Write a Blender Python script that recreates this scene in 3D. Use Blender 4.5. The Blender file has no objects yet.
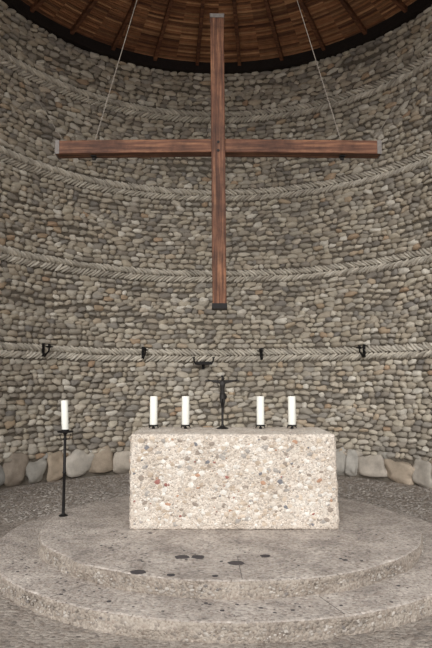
import bpy, bmesh, math, random
from mathutils import Vector, Matrix, noise
random.seed(7)
S=bpy.context.scene
try: S.view_settings.view_transform='Standard'
except: pass
F=600.0; ZC=1.76; PITCH=math.atan(59/600)
def ray(px,py):
    a=(px-216)/F; b=(324-py)/F
    return Vector((a, math.cos(PITCH)-b*math.sin(PITCH), math.sin(PITCH)+b*math.cos(PITCH)))
def atY(px,py,Y):
    r=ray(px,py); t=Y/r.y; return Vector((r.x*t,Y,ZC+r.z*t))
def atZ(px,py,Z):
    r=ray(px,py); t=(Z-ZC)/r.z; return Vector((r.x*t,r.y*t,Z))
# ---------- camera
cd=bpy.data.cameras.new('camera'); cam=bpy.data.objects.new('camera',cd); S.collection.objects.link(cam)
cd.sensor_fit='VERTICAL'; cd.sensor_height=36; cd.lens=F/648*36
cam.location=(0,0,ZC); cam.rotation_euler=(math.pi/2+PITCH,0,0); S.camera=cam
# ---------- material helpers
def mat(name,rough=0.8,metal=0.0):
    m=bpy.data.materials.new(name); m.use_nodes=True; nt=m.node_tree
    b=nt.nodes['Principled BSDF']; b.inputs['Roughness'].default_value=rough; b.inputs['Metallic'].default_value=metal
    if 'Specular IOR Level' in b.inputs: b.inputs['Specular IOR Level'].default_value=0.25
    return m,nt,b
def N(nt,t,**k):
    n=nt.nodes.new(t)
    for a,v in k.items(): setattr(n,a,v)
    return n
def ramp(nt,stops,interp='LINEAR'):
    r=N(nt,'ShaderNodeValToRGB'); cr=r.color_ramp; cr.interpolation=interp
    while len(cr.elements)>1: cr.elements.remove(cr.elements[-1])
    cr.elements[0].position=stops[0][0]; cr.elements[0].color=(*stops[0][1],1)
    for p,c in stops[1:]:
        e=cr.elements.new(p); e.color=(*c,1)
    return r
def srgb(r,g,b):
    f=lambda c:(c/255/12.92) if c/255<=0.04045 else ((c/255+0.055)/1.055)**2.4
    return (f(r),f(g),f(b))
def noise_n(nt,co,scale,detail=4,rough=.6):
    n=N(nt,'ShaderNodeTexNoise'); n.inputs['Scale'].default_value=scale; n.inputs['Detail'].default_value=detail; n.inputs['Roughness'].default_value=rough
    nt.links.new(co,n.inputs['Vector']); return n
def mix(nt,a,b,fac,mode='MULTIPLY'):
    m=N(nt,'ShaderNodeMix'); m.data_type='RGBA'; m.blend_type=mode
    for sock,v in ((m.inputs[6],a),(m.inputs[7],b),(m.inputs[0],fac)):
        if hasattr(v,'is_linked'): nt.links.new(v,sock)
        else: sock.default_value = v if isinstance(v,(int,float)) else (*v,1)
    return m.outputs[2]
def bump(nt,h,b,strength=.5,dist=.01):
    n=N(nt,'ShaderNodeBump'); n.inputs['Strength'].default_value=strength; n.inputs['Distance'].default_value=dist
    nt.links.new(h,n.inputs['Height']); nt.links.new(n.outputs[0],b.inputs['Normal'])
def co_obj(nt): return N(nt,'ShaderNodeTexCoord').outputs['Object']

def island_mat(name,stops,nscale=6,rough=.8,lo=.72,hi=1.12,interp='LINEAR'):
    m,nt,b=mat(name,rough); co=co_obj(nt)
    g=N(nt,'ShaderNodeNewGeometry'); r=ramp(nt,stops,interp); nt.links.new(g.outputs['Random Per Island'],r.inputs[0])
    n=noise_n(nt,co,nscale,6,.7); r2=ramp(nt,[(.3,(lo,lo,lo)),(.7,(hi,hi,hi))]); nt.links.new(n.outputs[0],r2.inputs[0])
    c=mix(nt,r.outputs[0],r2.outputs[0],1.0)
    nt.links.new(c,b.inputs['Base Color'])
    n2=noise_n(nt,co,nscale*8,4); bump(nt,n2.outputs[0],b,.4,.01)
    return m
WALLSTOPS=[(0,srgb(166,157,144)),(.10,srgb(194,184,167)),(.2,srgb(152,145,135)),(.3,srgb(202,193,176)),(.42,srgb(178,166,148)),(.5,srgb(146,139,130)),(.6,srgb(212,204,189)),(.7,srgb(184,172,155)),(.78,srgb(138,133,127)),(.86,srgb(196,188,175)),(.93,srgb(224,218,206)),(.975,srgb(186,167,143)),(1,srgb(178,152,128))]
M_stone=island_mat('cobble',WALLSTOPS,5)
M_herr=island_mat('herringbone_stone',[(0,srgb(190,183,170)),(.3,srgb(218,210,196)),(.6,srgb(174,166,154)),(1,srgb(226,219,206))],5)
M_base=island_mat('boulder',[(0,srgb(176,172,164)),(.2,srgb(196,190,181)),(.4,srgb(188,166,140)),(.55,srgb(158,157,154)),(.7,srgb(202,197,188)),(.85,srgb(172,150,128)),(1,srgb(168,167,162))],4,.8,.62,1.15)
def mat_mortar():
    m,nt,b=mat('mortar',.95); co=co_obj(nt); n=noise_n(nt,co,9,6)
    r=ramp(nt,[(.3,srgb(92,86,77)),(.7,srgb(122,114,103))]); nt.links.new(n.outputs[0],r.inputs[0]); nt.links.new(r.outputs[0],b.inputs['Base Color'])
    n2=noise_n(nt,co,60,3); bump(nt,n2.outputs[0],b,.6,.02); return m
M_mortar=mat_mortar()
def mat_aggregate(name,base,dark,light,vs=45,peb=.5,bs=.5,big=2.2,pits=(.33,.45)):
    m,nt,b=mat(name,.9); co=co_obj(nt)
    n=noise_n(nt,co,big,8,.7); r=ramp(nt,[(.32,dark),(.5,base),(.68,light)]); nt.links.new(n.outputs[0],r.inputs[0])
    v=N(nt,'ShaderNodeTexVoronoi'); v.inputs['Scale'].default_value=vs; nt.links.new(co,v.inputs['Vector'])
    sep=N(nt,'ShaderNodeSeparateColor'); nt.links.new(v.outputs['Color'],sep.inputs[0])
    pr=ramp(nt,[(0,(.58,.56,.55)),(.2,(.95,.93,.9)),(.45,(1.12,1.1,1.06)),(.7,(.92,.87,.82)),(.85,(.72,.66,.62)),(1,(1.3,1.28,1.25))]); nt.links.new(sep.outputs[0],pr.inputs[0])
    c=mix(nt,r.outputs[0],pr.outputs[0],peb)
    n3=noise_n(nt,co,38,5,.7); r3=ramp(nt,[(pits[0],(.4,.38,.36)),(pits[1],(1,1,1))]); nt.links.new(n3.outputs[0],r3.inputs[0])
    c=mix(nt,c,r3.outputs[0],peb)
    nt.links.new(c,b.inputs['Base Color'])
    ad=N(nt,'ShaderNodeMath'); ad.operation='SUBTRACT'; nt.links.new(n3.outputs[0],ad.inputs[0]); nt.links.new(v.outputs['Distance'],ad.inputs[1])
    bump(nt,ad.outputs[0],b,bs,.02); return m
M_altar=mat_aggregate('altar_conglomerate',srgb(222,213,203),srgb(202,191,179),srgb(232,226,218),60,.75,.6,3,(.35,.45))
M_tread=mat_aggregate('tread_concrete',srgb(182,174,168),srgb(152,145,140),srgb(204,197,191),42,.85,.5,3,(.36,.46))
M_riser=mat_aggregate('riser_aggregate',srgb(166,157,148),srgb(144,135,127),srgb(184,175,166),50,.8,.7)
M_floor=mat_aggregate('gravel_floor',srgb(162,154,147),srgb(138,131,125),srgb(180,172,165),30,.9,1.0)
M_gravel=island_mat('gravel',[(0,srgb(146,139,132)),(.5,srgb(180,172,164)),(.8,srgb(128,121,116)),(1,srgb(196,189,182))],20)
M_peb=island_mat('embedded_pebbles',[(0,srgb(218,208,196)),(.2,srgb(192,175,157)),(.3,srgb(232,227,219)),(.46,srgb(172,166,160)),(.54,srgb(236,231,223)),(.72,srgb(160,148,137)),(.79,srgb(212,196,178)),(.93,srgb(160,110,102)),(.95,srgb(128,128,132)),(.975,srgb(190,152,128)),(1,srgb(205,196,180))],15,interp='CONSTANT')
M_rpeb=island_mat('riser_pebbles',[(0,srgb(172,164,156)),(.3,srgb(142,134,126)),(.5,srgb(190,183,175)),(.8,srgb(156,148,140)),(.95,srgb(126,120,116)),(1,srgb(190,184,176))],15,interp='CONSTANT')
M_dark=island_mat('dark_inlay',[(0,srgb(70,66,68)),(1,srgb(94,88,88))],20)
def mat_wood(name,axis,c0,c1,c2):
    m,nt,b=mat(name,.6); co=co_obj(nt)
    mp=N(nt,'ShaderNodeMapping'); sc=[14,14,14]; sc[axis]=.7; mp.inputs['Scale'].default_value=sc; nt.links.new(co,mp.inputs[0])
    n=noise_n(nt,mp.outputs[0],1.5,8,.7); r=ramp(nt,[(.3,c0),(.5,c1),(.7,c2)]); nt.links.new(n.outputs[0],r.inputs[0])
    nb=noise_n(nt,co,3.5,5,.7); rb=ramp(nt,[(.35,(.62,.6,.6)),(.62,(1.2,1.15,1.1))]); nt.links.new(nb.outputs[0],rb.inputs[0])
    nt.links.new(mix(nt,r.outputs[0],rb.outputs[0],1.0),b.inputs['Base Color']); bump(nt,n.outputs[0],b,.4,.01); return m
W=(srgb(56,35,28),srgb(98,66,51),srgb(156,114,86))
M_woodX=mat_wood('wood_arm',0,*W); M_woodZ=mat_wood('wood_post',2,*W)
M_rafter=mat_wood('rafter_wood',0,srgb(60,38,30),srgb(100,66,48),srgb(140,100,72))
M_reed=island_mat('reed_slats',[(0,srgb(112,74,52)),(.3,srgb(170,120,86)),(.6,srgb(88,58,44)),(1,srgb(196,148,108))],8)
def plain(name,c,rough=.6,metal=0.,ns=20,var=.25):
    m,nt,b=mat(name,rough,metal); co=co_obj(nt); n=noise_n(nt,co,ns,4)
    r=ramp(nt,[(.3,tuple(x*(1-var) for x in c)),(.7,tuple(x*(1+var) for x in c))]); nt.links.new(n.outputs[0],r.inputs[0]); nt.links.new(r.outputs[0],b.inputs['Base Color']); return m
M_iron=plain('wrought_iron',srgb(34,32,32),.55,.3)
M_bronze=plain('dark_bronze',srgb(44,41,40),.45,.3)
M_cap=plain('zinc_cap',srgb(120,114,110),.6,.1)
M_rope=plain('steel_cable',srgb(150,142,132),.6)
M_wax=plain('wax',srgb(240,240,232),.45,0,5,.03)
M_wick=plain('wick',srgb(40,35,30),.9)
M_rim=plain('dark_rim_timber',srgb(32,26,24),.8)
M_joint=plain('joint_groove',srgb(112,106,102),.95)
# ---------- mesh helpers
def obj(name,verts,faces,m,parent=None,smooth=False):
    me=bpy.data.meshes.new(name); me.from_pydata([tuple(v) for v in verts],[],faces); me.update()
    if m is not None:
        for x in (m if isinstance(m,list) else [m]): me.materials.append(x)
    if smooth: me.polygons.foreach_set('use_smooth',[True]*len(me.polygons))
    o=bpy.data.objects.new(name,me); S.collection.objects.link(o)
    if parent is not None: o.parent=parent
    return o
def empty(name,loc=(0,0,0)):
    e=bpy.data.objects.new(name,None); e.location=(0,0,0); S.collection.objects.link(e); return e
class G:
    def __init__(s): s.v=[]; s.f=[]
    def add(s,v,f):
        k=len(s.v); s.v+=v; s.f+=[tuple(i+k for i in q) for q in f]
    def lathe(s,prof,c=(0,0,0),n=24,cap=True):
        v=[];f=[]
        for r,z in prof:
            for i in range(n):
                a=2*math.pi*i/n; v.append((c[0]+r*math.cos(a),c[1]+r*math.sin(a),c[2]+z))
        for j in range(len(prof)-1):
            for i in range(n): f.append((j*n+i,j*n+(i+1)%n,(j+1)*n+(i+1)%n,(j+1)*n+i))
        if cap:
            f.append(tuple(range(n))[::-1]); f.append(tuple((len(prof)-1)*n+i for i in range(n)))
        s.add(v,f)
    def tube(s,pts,r,n=8):
        pts=[Vector(p) for p in pts]; v=[];f=[]; rr=r if isinstance(r,list) else [r]*len(pts)
        up=None
        for k,p in enumerate(pts):
            d=(pts[min(k+1,len(pts)-1)]-pts[max(k-1,0)]).normalized()
            ref=Vector((0,0,1)) if abs(d.z)<.9 else Vector((1,0,0))
            if up is not None: ref=up
            a=d.cross(ref).normalized(); b=a.cross(d).normalized(); up=b
            for i in range(n):
                t=2*math.pi*i/n; v.append(tuple(p+(a*math.cos(t)+b*math.sin(t))*rr[k]))
        for j in range(len(pts)-1):
            for i in range(n): f.append((j*n+i,j*n+(i+1)%n,(j+1)*n+(i+1)%n,(j+1)*n+i))
        f.append(tuple(range(n))[::-1]); f.append(tuple((len(pts)-1)*n+i for i in range(n)))
        s.add(v,f)
    def box(s,c,d,M=None):
        v=[]
        for x in(-1,1):
            for y in(-1,1):
                for z in(-1,1):
                    p=Vector((x*d[0]/2,y*d[1]/2,z*d[2]/2))
                    if M is not None: p=M@p
                    v.append(tuple(p+Vector(c)))
        s.add(v,[(0,1,3,2),(4,6,7,5),(0,4,5,1),(2,3,7,6),(0,2,6,4),(1,5,7,3)])
    def make(s,name,m,parent=None,smooth=False,bevel=0):
        o=obj(name,s.v,s.f,m,parent,smooth)
        bm=bmesh.new(); bm.from_mesh(o.data); bmesh.ops.recalc_face_normals(bm,faces=bm.faces); bm.to_mesh(o.data); bm.free()
        if bevel:
            b=o.modifiers.new('b','BEVEL'); b.width=bevel; b.segments=2; b.limit_method='ANGLE'
        if smooth:
            try: o.data.set_sharp_from_angle(angle=math.radians(50))
            except Exception as ex: print(ex)
        return o
# unit stone templates
def ico(sub,pw=.75,seed=0,amp=.12,cut=None):
    bm=bmesh.new(); bmesh.ops.create_icosphere(bm,subdivisions=sub,radius=1)
    for v in bm.verts:
        c=v.co; q=Vector([math.copysign(abs(t)**pw,t) for t in c])
        q*=1+amp*noise.noise(c*1.3+Vector((seed*7.3,seed*3.1,0)))
        v.co=q
    if cut is not None:
        bmesh.ops.delete(bm,geom=[v for v in bm.verts if v.co.y>cut],context='VERTS')
    bm.verts.ensure_lookup_table()
    for i,v in enumerate(bm.verts): v.index=i
    V=[v.co.copy() for v in bm.verts]; Fc=[tuple(v.index for v in f.verts) for f in bm.faces]; bm.free(); return V,Fc
# local y>0 = into wall
TW=[ico(2,.86,k,.55,.45) for k in range(18)]
# ---------- WALL
CX,CY,RW=0.05,8.2,4.18
HW=8.5
def wall_pt(a,z,inset=0.0):
    r=RW-inset; return Vector((CX+r*math.sin(a),CY+r*math.cos(a),z))
def add_wstone(g,a,z,w,h,d,tilt,inset=0,T=None):
    V,Fc=T or random.choice(TW)
    c=wall_pt(a,z,inset); t=Vector((math.cos(a),-math.sin(a),0)); nrm=Vector((math.sin(a),math.cos(a),0)); up=Vector((0,0,1))
    ct,st=math.cos(tilt),math.sin(tilt); fl=random.choice((-1,1)); k=len(g.v)
    for p in V:
        x=p.x*w/2*fl; y=p.y*d; zz=p.z*h/2
        X=x*ct-zz*st; Z=x*st+zz*ct
        q=c+t*X+nrm*y+up*Z; g.v.append((q.x,q.y,q.z))
    if fl==1: g.f+=[tuple(i+k for i in q) for q in Fc]
    else: g.f+=[tuple(i+k for i in reversed(q)) for q in Fc]
AMAX=math.radians(112)
gm=G(); n=120
vs=[];fs=[]
for i in range(n+1):
    a=-AMAX+2*AMAX*i/n
    for (ins,z) in ((0.008,0),(0.008,HW),(-.4,HW),(-.4,0)):
        vs.append(tuple(wall_pt(a,z,ins)))
for i in range(n):
    for j in range(4):
        fs.append((i*4+j,i*4+(j+1)%4,(i+1)*4+(j+1)%4,(i+1)*4+j))
fs.append((0,1,2,3)); fs.append((n*4+3,n*4+2,n*4+1,n*4))
gm.add(vs,fs); wall=gm.make('wall_back',M_mortar)
bands=[2.32,3.97,5.70,7.42]; BH=.145
g=G(); gh=G(); gb=G()
zones=[(.42,bands[0]-BH)]+[(bands[i]+BH,bands[i+1]-BH) for i in range(3)]+[(bands[3]+BH,HW)]
AS=math.radians(98)
for zi,(z0,z1) in enumerate(zones):
    nr=max(1,round((z1-z0)/.097)); rh=(z1-z0)/nr
    for k in range(nr):
        a=-AS+random.random()*.05
        while a<AS:
            w=random.choice((.11,.14,.17,.20,.25,.18,.15,.22))*random.uniform(.82,1.12)
            h=rh*random.uniform(.72,1.2)
            if w>.21: h*=1.15
            u=(k+.5)/nr; env=math.sin(math.pi*u)
            zz=z0+(k+.5)*rh+env*(.14*noise.noise(Vector((a*4,u*3,zi*5)))+.016*random.uniform(-1,1))
            add_wstone(g,a+w/2/RW,zz,w*1.06,h*1.02,random.uniform(.045,.08),random.gauss(.05,.15),0)
            a+=w/RW
for zb in bands:
    s=.082
    a=-AS
    while a<AS:
        zo=.02*noise.noise(Vector((a*4,zb,0)))
        add_wstone(gh,a,zb+.064+zo,.24,.054,random.uniform(.065,.09),-.58+random.gauss(0,.05),0)
        add_wstone(gh,a,zb-.064+zo,.24,.054,random.uniform(.065,.09),.58+random.gauss(0,.05),0)
        a+=s/RW
TB=[ico(3,.68,k+90,.5,.5) for k in range(8)]
a=-AS
while a<AS:
    w=random.uniform(.24,.58); h=random.uniform(.36,.52)
    add_wstone(gb,a+w/2/RW,h/2+.02,w*1.04,h*.98,.10,random.gauss(0,.12),0.0,random.choice(TB))
    if random.random()<.5: add_wstone(gb,a,.44,random.uniform(.12,.2),random.uniform(.1,.14),.07,random.gauss(0,.2),0.0)
    a+=w/RW
obj('cobblestones',g.v,g.f,M_stone,wall,True)
obj('herringbone_courses',gh.v,gh.f,M_herr,wall,True)
obj('base_boulders',gb.v,gb.f,M_base,wall,True)
# ---------- CEILING (conical reed roof)
ceil=empty('ceiling')
SL=.36; RR=RW+.5
def cz(r): return HW+SL*(RW-r)
g=G(); n=96
g.lathe([(0.02,cz(0)+.12),(RR,cz(RR)+.12),(RR,cz(RR)+.2),(0.02,cz(0)+.25)],(CX,CY,0),n)
g.make('roof_deck',M_rim,ceil)
g=G(); r=.3
while r<RW+.05:
    nseg=28
    for s_ in range(nseg):
        k=5; V=[];Fc=[]
        jr=random.uniform(-.006,.006)
        for i in range(k+1):
            a=2*math.pi*(s_+i/k)/nseg
            for dr,dz in ((-.016,0),(.016,0),(.016,.03),(-.016,.03)):
                rr=r+dr+jr; V.append((CX+rr*math.cos(a),CY+rr*math.sin(a),cz(rr)+.04+dz))
        for i in range(k):
            for j in range(4): Fc.append((i*4+j,i*4+(j+1)%4,(i+1)*4+(j+1)%4,(i+1)*4+j))
        g.add(V,Fc)
    r+=.044
g.make('reed_slats',M_reed,ceil)
g=G(); nraf=28
for i in range(nraf):
    a=2*math.pi*(i+.5)/nraf
    d=Vector((math.cos(a),math.sin(a),-SL)).normalized(); y=Vector((-math.sin(a),math.cos(a),0)); z=d.cross(y)
    M=Matrix((d,y,z)).transposed()
    r0=.15;r1=RW+.1; L=(r1-r0)/math.cos(math.atan(SL)); rm=(r0+r1)/2
    g.box((CX+rm*math.cos(a),CY+rm*math.sin(a),cz(rm)-.0),(L,.07,.09),M)
g.make('rafters',M_rafter,ceil)
g=G()
g.lathe([(RW-.14,HW-.12),(RW+.45,HW-.12),(RW+.45,HW+.1),(RW-.14,HW+.1),(RW-.14,HW-.12)],(CX,CY,0),n,cap=False)
g.make('ring_beam',M_rim,ceil)
# ---------- FLOOR
gf=G(); gf.box((0,8,-.1),(60,60,.2)); gf.make('floor',M_floor)
# ---------- PLATFORM
ZT=.27
fr=atZ(230,581,ZT); d_c=6.70; R1=d_c-fr.y; PX=.15
R2=R1+.44
plat=empty('stepped_altar_platform')
def disc(name,R,z0,z1,seed):
    n=240; b=.025
    prof=[(R,z0,1),(R,(z0+z1)/2,1),(R-.004,z1-b,1),(R-b*.4,z1-b*.3,1),(R-b,z1,0),(R-.3,z1,0),(R*.4,z1,0)]
    V=[];Fc=[];mi=[]
    for j,(r,z,s) in enumerate(prof):
        for i in range(n):
            a=2*math.pi*i/n; rr=r+(.026*noise.noise(Vector((math.cos(a)*4,math.sin(a)*4,seed+z*9)))+.014*noise.noise(Vector((math.cos(a)*25,math.sin(a)*25,seed+z*30))) if j<5 else 0)
            V.append((PX+rr*math.cos(a),d_c+rr*math.sin(a),z))
    for j in range(len(prof)-1):
        for i in range(n): Fc.append((j*n+i,j*n+(i+1)%n,(j+1)*n+(i+1)%n,(j+1)*n+i)); mi.append(1 if j<3 else 0)
    Fc.append(tuple((len(prof)-1)*n+i for i in range(n))); mi.append(0)
    o=obj(name,V,Fc,[M_tread,M_riser],plat)
    for p,m_ in zip(o.data.polygons,mi): p.material_index=m_
    return o
disc('lower_step',R2,0,.135,1); disc('upper_step',R1,.135,ZT,5)
g=G()
for ang,r0,r1,z in ((-1.545,1.35,R1-.04,ZT),(-1.25,R1+.03,R2-.03,.135),(-2.2,R1+.03,R2-.03,.135),(-.55,R1+.03,R2-.03,.135)):
    c,s=math.cos(ang),math.sin(ang); M=Matrix(((c,-s,0),(s,c,0),(0,0,1)))
    rm=(r0+r1)/2; g.box((PX+rm*c,d_c+rm*s,z+.0005),(r1-r0,.006,.002),M)
g.make('slab_joints',M_joint,plat)
g=G(); TF=[ico(2,.9,k+40,.4) for k in range(5)]
for px,py,w in ((182,557,.12),(198,557,.12),(236,563,.13),(138,572,.12),(265,556,.09),(150,533,.05),(171,575,.07),(345,560,.05),(110,548,.04),(215,576,.05)):
    p=atZ(px,py,ZT); V,Fc=random.choice(TF)
    g.add([(p.x+v.x*w/2,p.y+v.y*w*.5,ZT+.0005+v.z*.002) for v in V],Fc)
for k in range(60):
    a=random.uniform(3.2,6.2); r=random.uniform(1.2,R1-.1); V,Fc=random.choice(TF); w=random.uniform(.012,.03)
    g.add([(PX+r*math.cos(a)+v.x*w/2,d_c+r*math.sin(a)+v.y*w/2,ZT+.0005+v.z*.002) for v in V],Fc)
for k in range(60):
    a=random.uniform(3.3,6.1); r=random.uniform(R1+.05,R2-.08); V,Fc=random.choice(TF); w=random.uniform(.012,.035)
    g.add([(PX+r*math.cos(a)+v.x*w/2,d_c+r*math.sin(a)+v.y*w/2,.1355+v.z*.002) for v in V],Fc)
g.make('inlaid_dark_stones',M_dark,plat,True)
g=G(); TP=[ico(1,.9,k+60,.4) for k in range(8)]
for (R,z0,z1) in ((R1,.135,ZT),(R2,0,.135)):
    for k in range(700):
        a=random.uniform(math.pi*.95,math.pi*2.05); z=random.uniform(z0+.012,z1-.04); w=random.choice((.01,.014,.02,.028))*random.uniform(.8,1.2)
        V,Fc=random.choice(TP); t=Vector((-math.sin(a),math.cos(a),0)); nn=Vector((math.cos(a),math.sin(a),0)); c=Vector((PX,d_c,z))+nn*(R-.004)
        g.add([tuple(c+t*v.x*w*.6+nn*v.y*.008+Vector((0,0,min(v.z*w*.42,z1-z)))) for v in V],Fc)
g.make('riser_pebbles',M_rpeb,plat,True)
# ---------- gravel scatter
g=G()
for k in range(6500):
    a=random.uniform(-AS,AS); r=random.uniform(2.0,RW-.12)**1; x=CX+r*math.sin(a); y=CY+r*math.cos(a)
    if (x-PX)**2+(y-d_c)**2<(R2+.05)**2: continue
    w=random.uniform(.01,.026); V,Fc=random.choice(TP)
    g.add([(x+v.x*w,y+v.y*w*.8,w*.25+v.z*w*.4) for v in V],Fc)
g.make('gravel',M_gravel,None,True)
# ---------- ALTAR
bl=atZ(129,530,ZT); br=atZ(340,530,ZT); YF=bl.y
tl=atY(130,434,YF); tr=atY(335.5,434,YF); HA=tl.z-ZT
DEP=1.0; ZB=ZT+.002
altar=empty('stone_altar')
nx,ny,nz=120,44,52
def ap(u,v,w):
    x=(bl.x+(br.x-bl.x)*u)*(1-w)+(tl.x+(tr.x-tl.x)*u)*w
    return Vector((x,YF+DEP*v,ZT+HA*w))
V={}; vl=[]; fl=[]
def vid(i,j,k):
    if (i,j,k) not in V:
        p=ap(i/nx,j/ny,k/nz)
        e=(i in(0,nx))+(j in(0,ny))+(k in(0,nz))
        nv=Vector(((i==nx)-(i==0),(j==ny)-(j==0),(k==nz)-(k==0)))
        q=noise.noise(p*9)*.008+noise.noise(p*28)*.010
        if k==nz: q=-abs(q)*.6
        if e>=2:
            q2=-.008-abs(noise.noise(p*14+Vector((5,0,0))))*.034
            p=p+nv.normalized()*q2
        p=p+nv*q*(0.5 if e>1 else 1)
        if k==0: p.z=ZB
        V[(i,j,k)]=len(vl); vl.append(tuple(p))
    return V[(i,j,k)]
for i in range(nx):
    for k in range(nz):
        fl.append((vid(i,0,k),vid(i+1,0,k),vid(i+1,0,k+1),vid(i,0,k+1)))
        fl.append((vid(i,ny,k),vid(i,ny,k+1),vid(i+1,ny,k+1),vid(i+1,ny,k)))
for j in range(ny):
    for k in range(nz):
        fl.append((vid(0,j,k),vid(0,j,k+1),vid(0,j+1,k+1),vid(0,j+1,k)))
        fl.append((vid(nx,j,k),vid(nx,j+1,k),vid(nx,j+1,k+1),vid(nx,j,k+1)))
for i in range(nx):
    for j in range(ny):
        fl.append((vid(i,j,nz),vid(i+1,j,nz),vid(i+1,j+1,nz),vid(i,j+1,nz)))
        fl.append((vid(i,j,0),vid(i,j+1,0),vid(i+1,j+1,0),vid(i+1,j,0)))
obj('altar_block',vl,fl,M_altar,altar,True)
g=G()
def peb(c,ax,ay,nn,w,h):
    V,Fc=random.choice(TP); t=random.uniform(-.6,.6)
    ct,st=math.cos(t),math.sin(t)
    g.add([tuple(c+ax*(v.x*w*ct-v.z*h*st)+ay*(v.x*w*st+v.z*h*ct)+nn*v.y*.0065) for v in V],Fc)
def pw(): return min(.036,.0032/ max(.05,random.random()))
for k in range(2400):
    w=pw(); u=random.uniform(.02,.98); z=random.uniform(.05,.96)
    p=ap(u,0,z); peb(p,Vector((1,0,0)),Vector((0,0,1)),Vector((0,1,0)),w,w*random.uniform(.5,.9))
for k in range(600):
    w=pw(); u=random.uniform(.02,.98); z=random.uniform(.04,.96)
    p=ap(u,z,1); p.z-=.007; peb(p,Vector((1,0,0)),Vector((0,1,0)),Vector((0,0,-1)),w,w*random.uniform(.5,.9))
for s_ in (0,1):
    for k in range(600):
        w=pw(); p=ap(s_,random.uniform(.03,.97),random.uniform(.06,.96))
        peb(p,Vector((0,1,0)),Vector((0,0,1)),Vector((1,0,0)),w,w*random.uniform(.5,.9))
g.make('altar_pebbles',M_peb,altar,True)
ZA=ZT+HA+.002
# ---------- altar candles
def candle(name,p,h,r):
    e=empty(name)
    g=G(); z=p.z
    g.lathe([(.03,.028),(.055,.034),(.058,.044),(.05,.044),(.012,.04)],p,20)
    for i in range(3):
        a=i*2.094+.5; c,s=math.cos(a),math.sin(a)
        g.tube([(p.x+.02*c,p.y+.02*s,z+.032),(p.x+.05*c,p.y+.05*s,z+.028),(p.x+.062*c,p.y+.062*s,z+.008)],.007,8)
    g.lathe([(.018,.0),(.02,.012),(.01,.02),(.014,.035)],p,16)
    g.make('iron_holder',M_iron,e,True)
    b=.045
    g=G(); top=z+b+h
    g.lathe([(r*.97,b),(r,b+.006),(r,b+h-.008),(r*.93,b+h),(r*.5,b+h-.006),(.004,b+h-.008)],p,28)
    g.make('wax',M_wax,e,True)
    g=G(); g.tube([(p.x,p.y,top-.01),(p.x+.002,p.y,top+.008),(p.x+.005,p.y,top+.016)],.0025,6); g.make('wick',M_wick,e)
    return e
YC=YF+.72
for px in (153.5,185.5,260.5,292):
    q=atY(px,424,YC); candle('altar_candle',Vector((q.x,YC,ZA)),.325,.044)
# ---------- floor candle stand
q=atZ(65,516,ZT); e=empty('candle_stand')
sx,sy=q.x-.02,q.y
ZS=ZT+.001
top=atY(65,432,sy).z
hh=top-ZS
g=G(); g.lathe([(.05,0),(.052,.008),(.03,.018),(.018,.03),(.017,.06),(.0165,hh*.5),(.022,hh*.5+.005),(.022,hh*.5+.02),(.0165,hh*.5+.025),(.0155,hh-.09),(.024,hh-.085),(.024,hh-.07),(.014,hh-.06),(.015,hh-.03),(.03,hh-.012),(.085,hh-.004),(.09,hh+.012),(.08,hh+.012),(.03,hh+.002)],(sx,sy,ZS),28)
for a in (0.3,1.87,3.44,5.01):
    c,s=math.cos(a),math.sin(a)
    g.tube([(sx+.014*c,sy+.014*s,ZT+hh-.08),(sx+.05*c,sy+.05*s,ZT+hh-.07),(sx+.06*c,sy+.06*s,ZT+hh-.02)],.005,6)
g.lathe([(.04,hh),(.042,hh+.03),(.036,hh+.03),(.034,hh+.01)],(sx,sy,ZS),24)
g.make('iron_stand',M_iron,e,True)
ch=(atY(65,401,sy).z-top)
g=G(); g.lathe([(.037,.0),(.039,.006),(.039,ch-.008),(.036,ch),(.018,ch-.006),(.004,ch-.008)],(0,0,0),28)
o=g.make('wax',M_wax,e,True); o.location=(sx,sy,top+.008); o.rotation_euler=(0,math.radians(-3),0)
g=G(); g.tube([(0,0,ch-.012),(.001,0,ch+.008),(.005,0,ch+.018)],.0025,6); o=g.make('wick',M_wick,e); o.location=(sx,sy,top+.008); o.rotation_euler=(0,math.radians(-3),0)
# ---------- CRUCIFIX on altar
e=empty('altar_crucifix'); q=atY(222.5,424,YC); X0,Y0,Z0=q.x,YC,ZA
ht=atY(222,374,YC).z-Z0
g=G(); g.lathe([(.07,0),(.072,.008),(.05,.014),(.022,.028),(.016,.045),(.012,.06)],(X0,Y0,Z0),28)
g.box((X0,Y0+.012,Z0+.03+(ht-.06)/2),(.026,.016,ht-.03))
g.box((X0,Y0+.012,Z0+ht*.875),(.40,.012,.016))
g.make('bronze_cross',M_bronze,e,False,.003)
def skin_fig(name,verts,edges,rad,m,parent,root=0,sub=2):
    me=bpy.data.meshes.new(name); me.from_pydata(verts,edges,[]); o=bpy.data.objects.new(name,me); S.collection.objects.link(o); o.parent=parent
    me.materials.append(m); sk=o.modifiers.new('skin','SKIN'); sk.use_smooth_shade=True
    for i,r in enumerate(rad):
        me.skin_vertices[0].data[i].radius=(r,r*.85) if not isinstance(r,tuple) else r
        me.skin_vertices[0].data[i].use_root=(i==root)
    s=o.modifiers.new('s','SUBSURF'); s.levels=sub; s.render_levels=sub; return o
zb=Z0+ht*.875; y=Y0-.022
def P(x,dy,z): return (X0+x,y+dy,zb+z)
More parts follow.
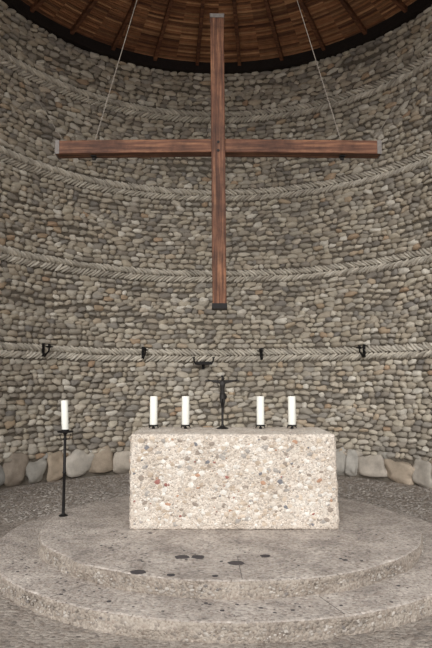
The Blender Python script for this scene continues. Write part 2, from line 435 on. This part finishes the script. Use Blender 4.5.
verts=[P(0,0,-.15),P(0,-.004,-.10),P(0,-.006,-.05),P(0,-.004,-.02),P(.002,-.006,-.002),P(.006,-.014,.024),P(.009,-.012,.046),
 P(-.032,0,-.022),P(-.09,.002,-.012),P(-.15,.008,.006),P(-.172,.01,.014),
 P(.032,0,-.022),P(.09,.002,-.012),P(.15,.008,.006),P(.172,.01,.014),
 P(-.017,0,-.165),P(-.016,-.022,-.24),P(-.004,0,-.315),P(-.002,-.018,-.345),
 P(.017,0,-.165),P(.018,-.022,-.24),P(.008,0,-.315),P(.005,-.022,-.345)]
edges=[(0,1),(1,2),(2,3),(3,4),(4,5),(5,6),(3,7),(7,8),(8,9),(9,10),(3,11),(11,12),(12,13),(13,14),(0,15),(15,16),(16,17),(17,18),(0,19),(19,20),(20,21),(21,22)]
rad=[.029,.025,.034,.027,.012,.023,.018,.015,.012,.008,.010,.015,.012,.008,.010,.022,.017,.011,.009,.022,.017,.011,.009]
skin_fig('corpus',verts,edges,rad,M_bronze,e)
g=G(); g.lathe([(.036,-.055),(.034,-.02),(.031,.0),(.033,.012),(.028,.016)],P(0,-.002,-.155),16)
g.tube([P(.03,-.01,-.15),P(.042,-.014,-.18),P(.038,-.01,-.215)],[.008,.010,.006],8)
for i in range(14):
    a=i/14*6.283; g.tube([(P(.007,-.012,.05)[0]+.019*math.cos(a),P(0,-.012,0)[1]+.019*math.sin(a),zb+.05),(P(.007,-.012,.05)[0]+.025*math.cos(a+.3),P(0,-.012,0)[1]+.025*math.sin(a+.3),zb+.056)],.003,5)
g.make('loincloth_and_crown',M_bronze,e,True)
# ---------- big hanging cross
YX=8.0
e=empty('hanging_wooden_cross')
pt=atY(217,19,YX); pb=atY(219.5,309,YX)
cz_=atY(218,149,YX).z
al=atY(57.5,149,YX).x; ar=atY(379,149,YX).x
def beam(name,p0,p1,w,d,m,bev=.012):
    p0=Vector(p0);p1=Vector(p1); L=(p1-p0).length; c=(p0+p1)/2; ax=(p1-p0).normalized()
    g=G()
    k=24; V=[];Fc=[]
    hor=abs(ax.x)>.5
    sd=Vector((0,0,1)) if hor else Vector((1,0,0)); dp=Vector((0,1,0)); sd=(sd-ax*sd.dot(ax)).normalized()
    for i in range(k+1):
        s=-L/2+L*i/k
        for a,b in ((-1,-1),(1,-1),(1,1),(-1,1)):
            q=ax*s+sd*(a*w/2)+dp*(b*d/2)
            q+=sd*.004*noise.noise(q*2.3+c); V.append(tuple(q))
    for i in range(k):
        for j in range(4): Fc.append((i*4+j,i*4+(j+1)%4,(i+1)*4+(j+1)%4,(i+1)*4+j))
    Fc.append((0,1,2,3)); Fc.append((k*4+3,k*4+2,k*4+1,k*4))
    g.add(V,Fc); o=g.make(name,m,e,False,bev); o.location=c; return o
PWd=.19
beam('post',(pb.x,YX,pb.z),(pt.x,YX,pt.z),PWd,.2,M_woodZ)
pxc=(pb.x+pt.x)/2
beam('arm_left',(al,YX,cz_-.01),(pxc-PWd/2+.002,YX,cz_+.015),.19,.19,M_woodX)
beam('arm_right',(pxc+PWd/2-.002,YX,cz_+.015),(ar,YX,cz_-.01),.19,.19,M_woodX)
g=G()
for sgn,xe in ((-1,al),(1,ar)):
    g.box((xe+sgn*.005,YX,cz_-.01),(.012,.2,.2)); g.box((xe-sgn*.025,YX-.098,cz_-.01),(.05,.008,.195))
g.box((pt.x,YX,pt.z+.008),(.205,.215,.016)); g.box((pt.x,YX-.104,pt.z-.02),(.195,.006,.045))
g.make('zinc_end_caps',M_cap,e,False,.003)
g=G(); g.box((pb.x,YX,pb.z+.03),(.205,.212,.07))
rl=atY(94,157,YX).x; rr=atY(342,155,YX).x
for x in (rl,rr):
    g.box((x,YX,cz_-.11),(.07,.1,.012)); g.tube([(x,YX,cz_-.11),(x,YX,cz_-.145)],.012,8); g.lathe([(.028,0),(.028,.02)],(x,YX,cz_-.155),6)
for dz in (-.06,.06): g.tube([(pxc,YX-.11,cz_+dz),(pxc,YX-.098,cz_+dz)],.018,10)
g.make('iron_fittings',M_iron,e)
g=G()
tl_=atY(137,0,YX); tr_=atY(297,0,YX)
for x,t in ((rl,tl_),(rr,tr_)):
    a=Vector((x,YX,cz_+.08)); d=t-a; zc_=HW+.9; k=(zc_-a.z)/d.z
    g.tube([a,a+d*k],.0055,6)
for x,t in ((al+.1,wall_pt(-1.15,7.7,.02)),(ar-.1,wall_pt(1.15,7.7,.02))):
    g.tube([Vector((x,YX,cz_+.08)),t],.0035,6)
g.make('suspension_cables',M_rope,e)
# ---------- wall sconces / hooks
def onwall(px,py):
    r=ray(px,py); o=Vector((-CX,-CY))
    A=r.x**2+r.y**2; B=2*(o.x*r.x+o.y*r.y); C=o.x**2+o.y**2-RW**2
    t=(-B+math.sqrt(B*B-4*A*C))/(2*A); return Vector((r.x*t,r.y*t,ZC+r.z*t))
def sconce(px,py,kind=0):
    p=onwall(px,py); a=math.atan2(p.x-CX,p.y-CY); t=Vector((math.cos(a),-math.sin(a),0)); nn=-Vector((math.sin(a),math.cos(a),0)); up=Vector((0,0,1))
    L=lambda x,y,z: p+t*x+nn*y+up*z
    g=G()
    M=Matrix((t,nn,up)).transposed()
    if kind==0:
        g.box(L(0,.07,0),(.05,.02,.24),M)
        g.tube([L(0,.07,-.06),L(0,.16,-.08),L(0,.24,-.03),L(0,.25,.03)],.016,8)
        g.tube([L(0,.07,-.1),L(0,.12,-.12),L(0,.17,-.08)],.012,8)
        c=L(0,.25,.03); g.lathe([(.02,0),(.06,.01),(.075,.03),(.068,.03),(.02,.018)],c,20)
        g.lathe([(.022,.02),(.026,.07),(.02,.07),(.018,.03)],c,16)
        e=empty('wall_sconce'); g.make('iron_bracket',M_iron,e,True)
    else:
        g.box(L(0,.07,-.05),(.06,.02,.16),M)
        g.tube([L(0,.07,-.02),L(0,.2,-.05),L(0,.24,-.03)],.016,8)
        g.box(L(0,.24,-.035),(.30,.12,.015),M)
        for s in (-1,1):
            g.tube([L(s*.15,.24,-.035),L(s*.19,.24,.02),L(s*.2,.24,.1)],.016,8)
            g.box(L(s*.2,.24,.1),(.05,.12,.02),M)
        g.box(L(0,.31,-.01),(.3,.01,.05),M); g.box(L(0,.18,-.01),(.3,.01,.05),M)
        e=empty('iron_wall_candle_rack'); g.make('iron_rack',M_iron,e)
for px,py in ((41,350),(142,353),(262,354),(366,351)): sconce(px,py)
sconce(203,363,1)
# ---------- light
w=bpy.data.worlds.new('world'); S.world=w; w.use_nodes=True; bg=w.node_tree.nodes['Background']
bg.inputs[0].default_value=(1,.985,.965,1); bg.inputs[1].default_value=1.25
sl=bpy.data.lights.new('sun','SUN'); sl.energy=1.75; sl.angle=math.radians(38); sl.color=(1,.98,.955)
so=bpy.data.objects.new('sun',sl); S.collection.objects.link(so); so.rotation_euler=(math.radians(68),0,math.radians(-10)); so.location=(0,-5,10)
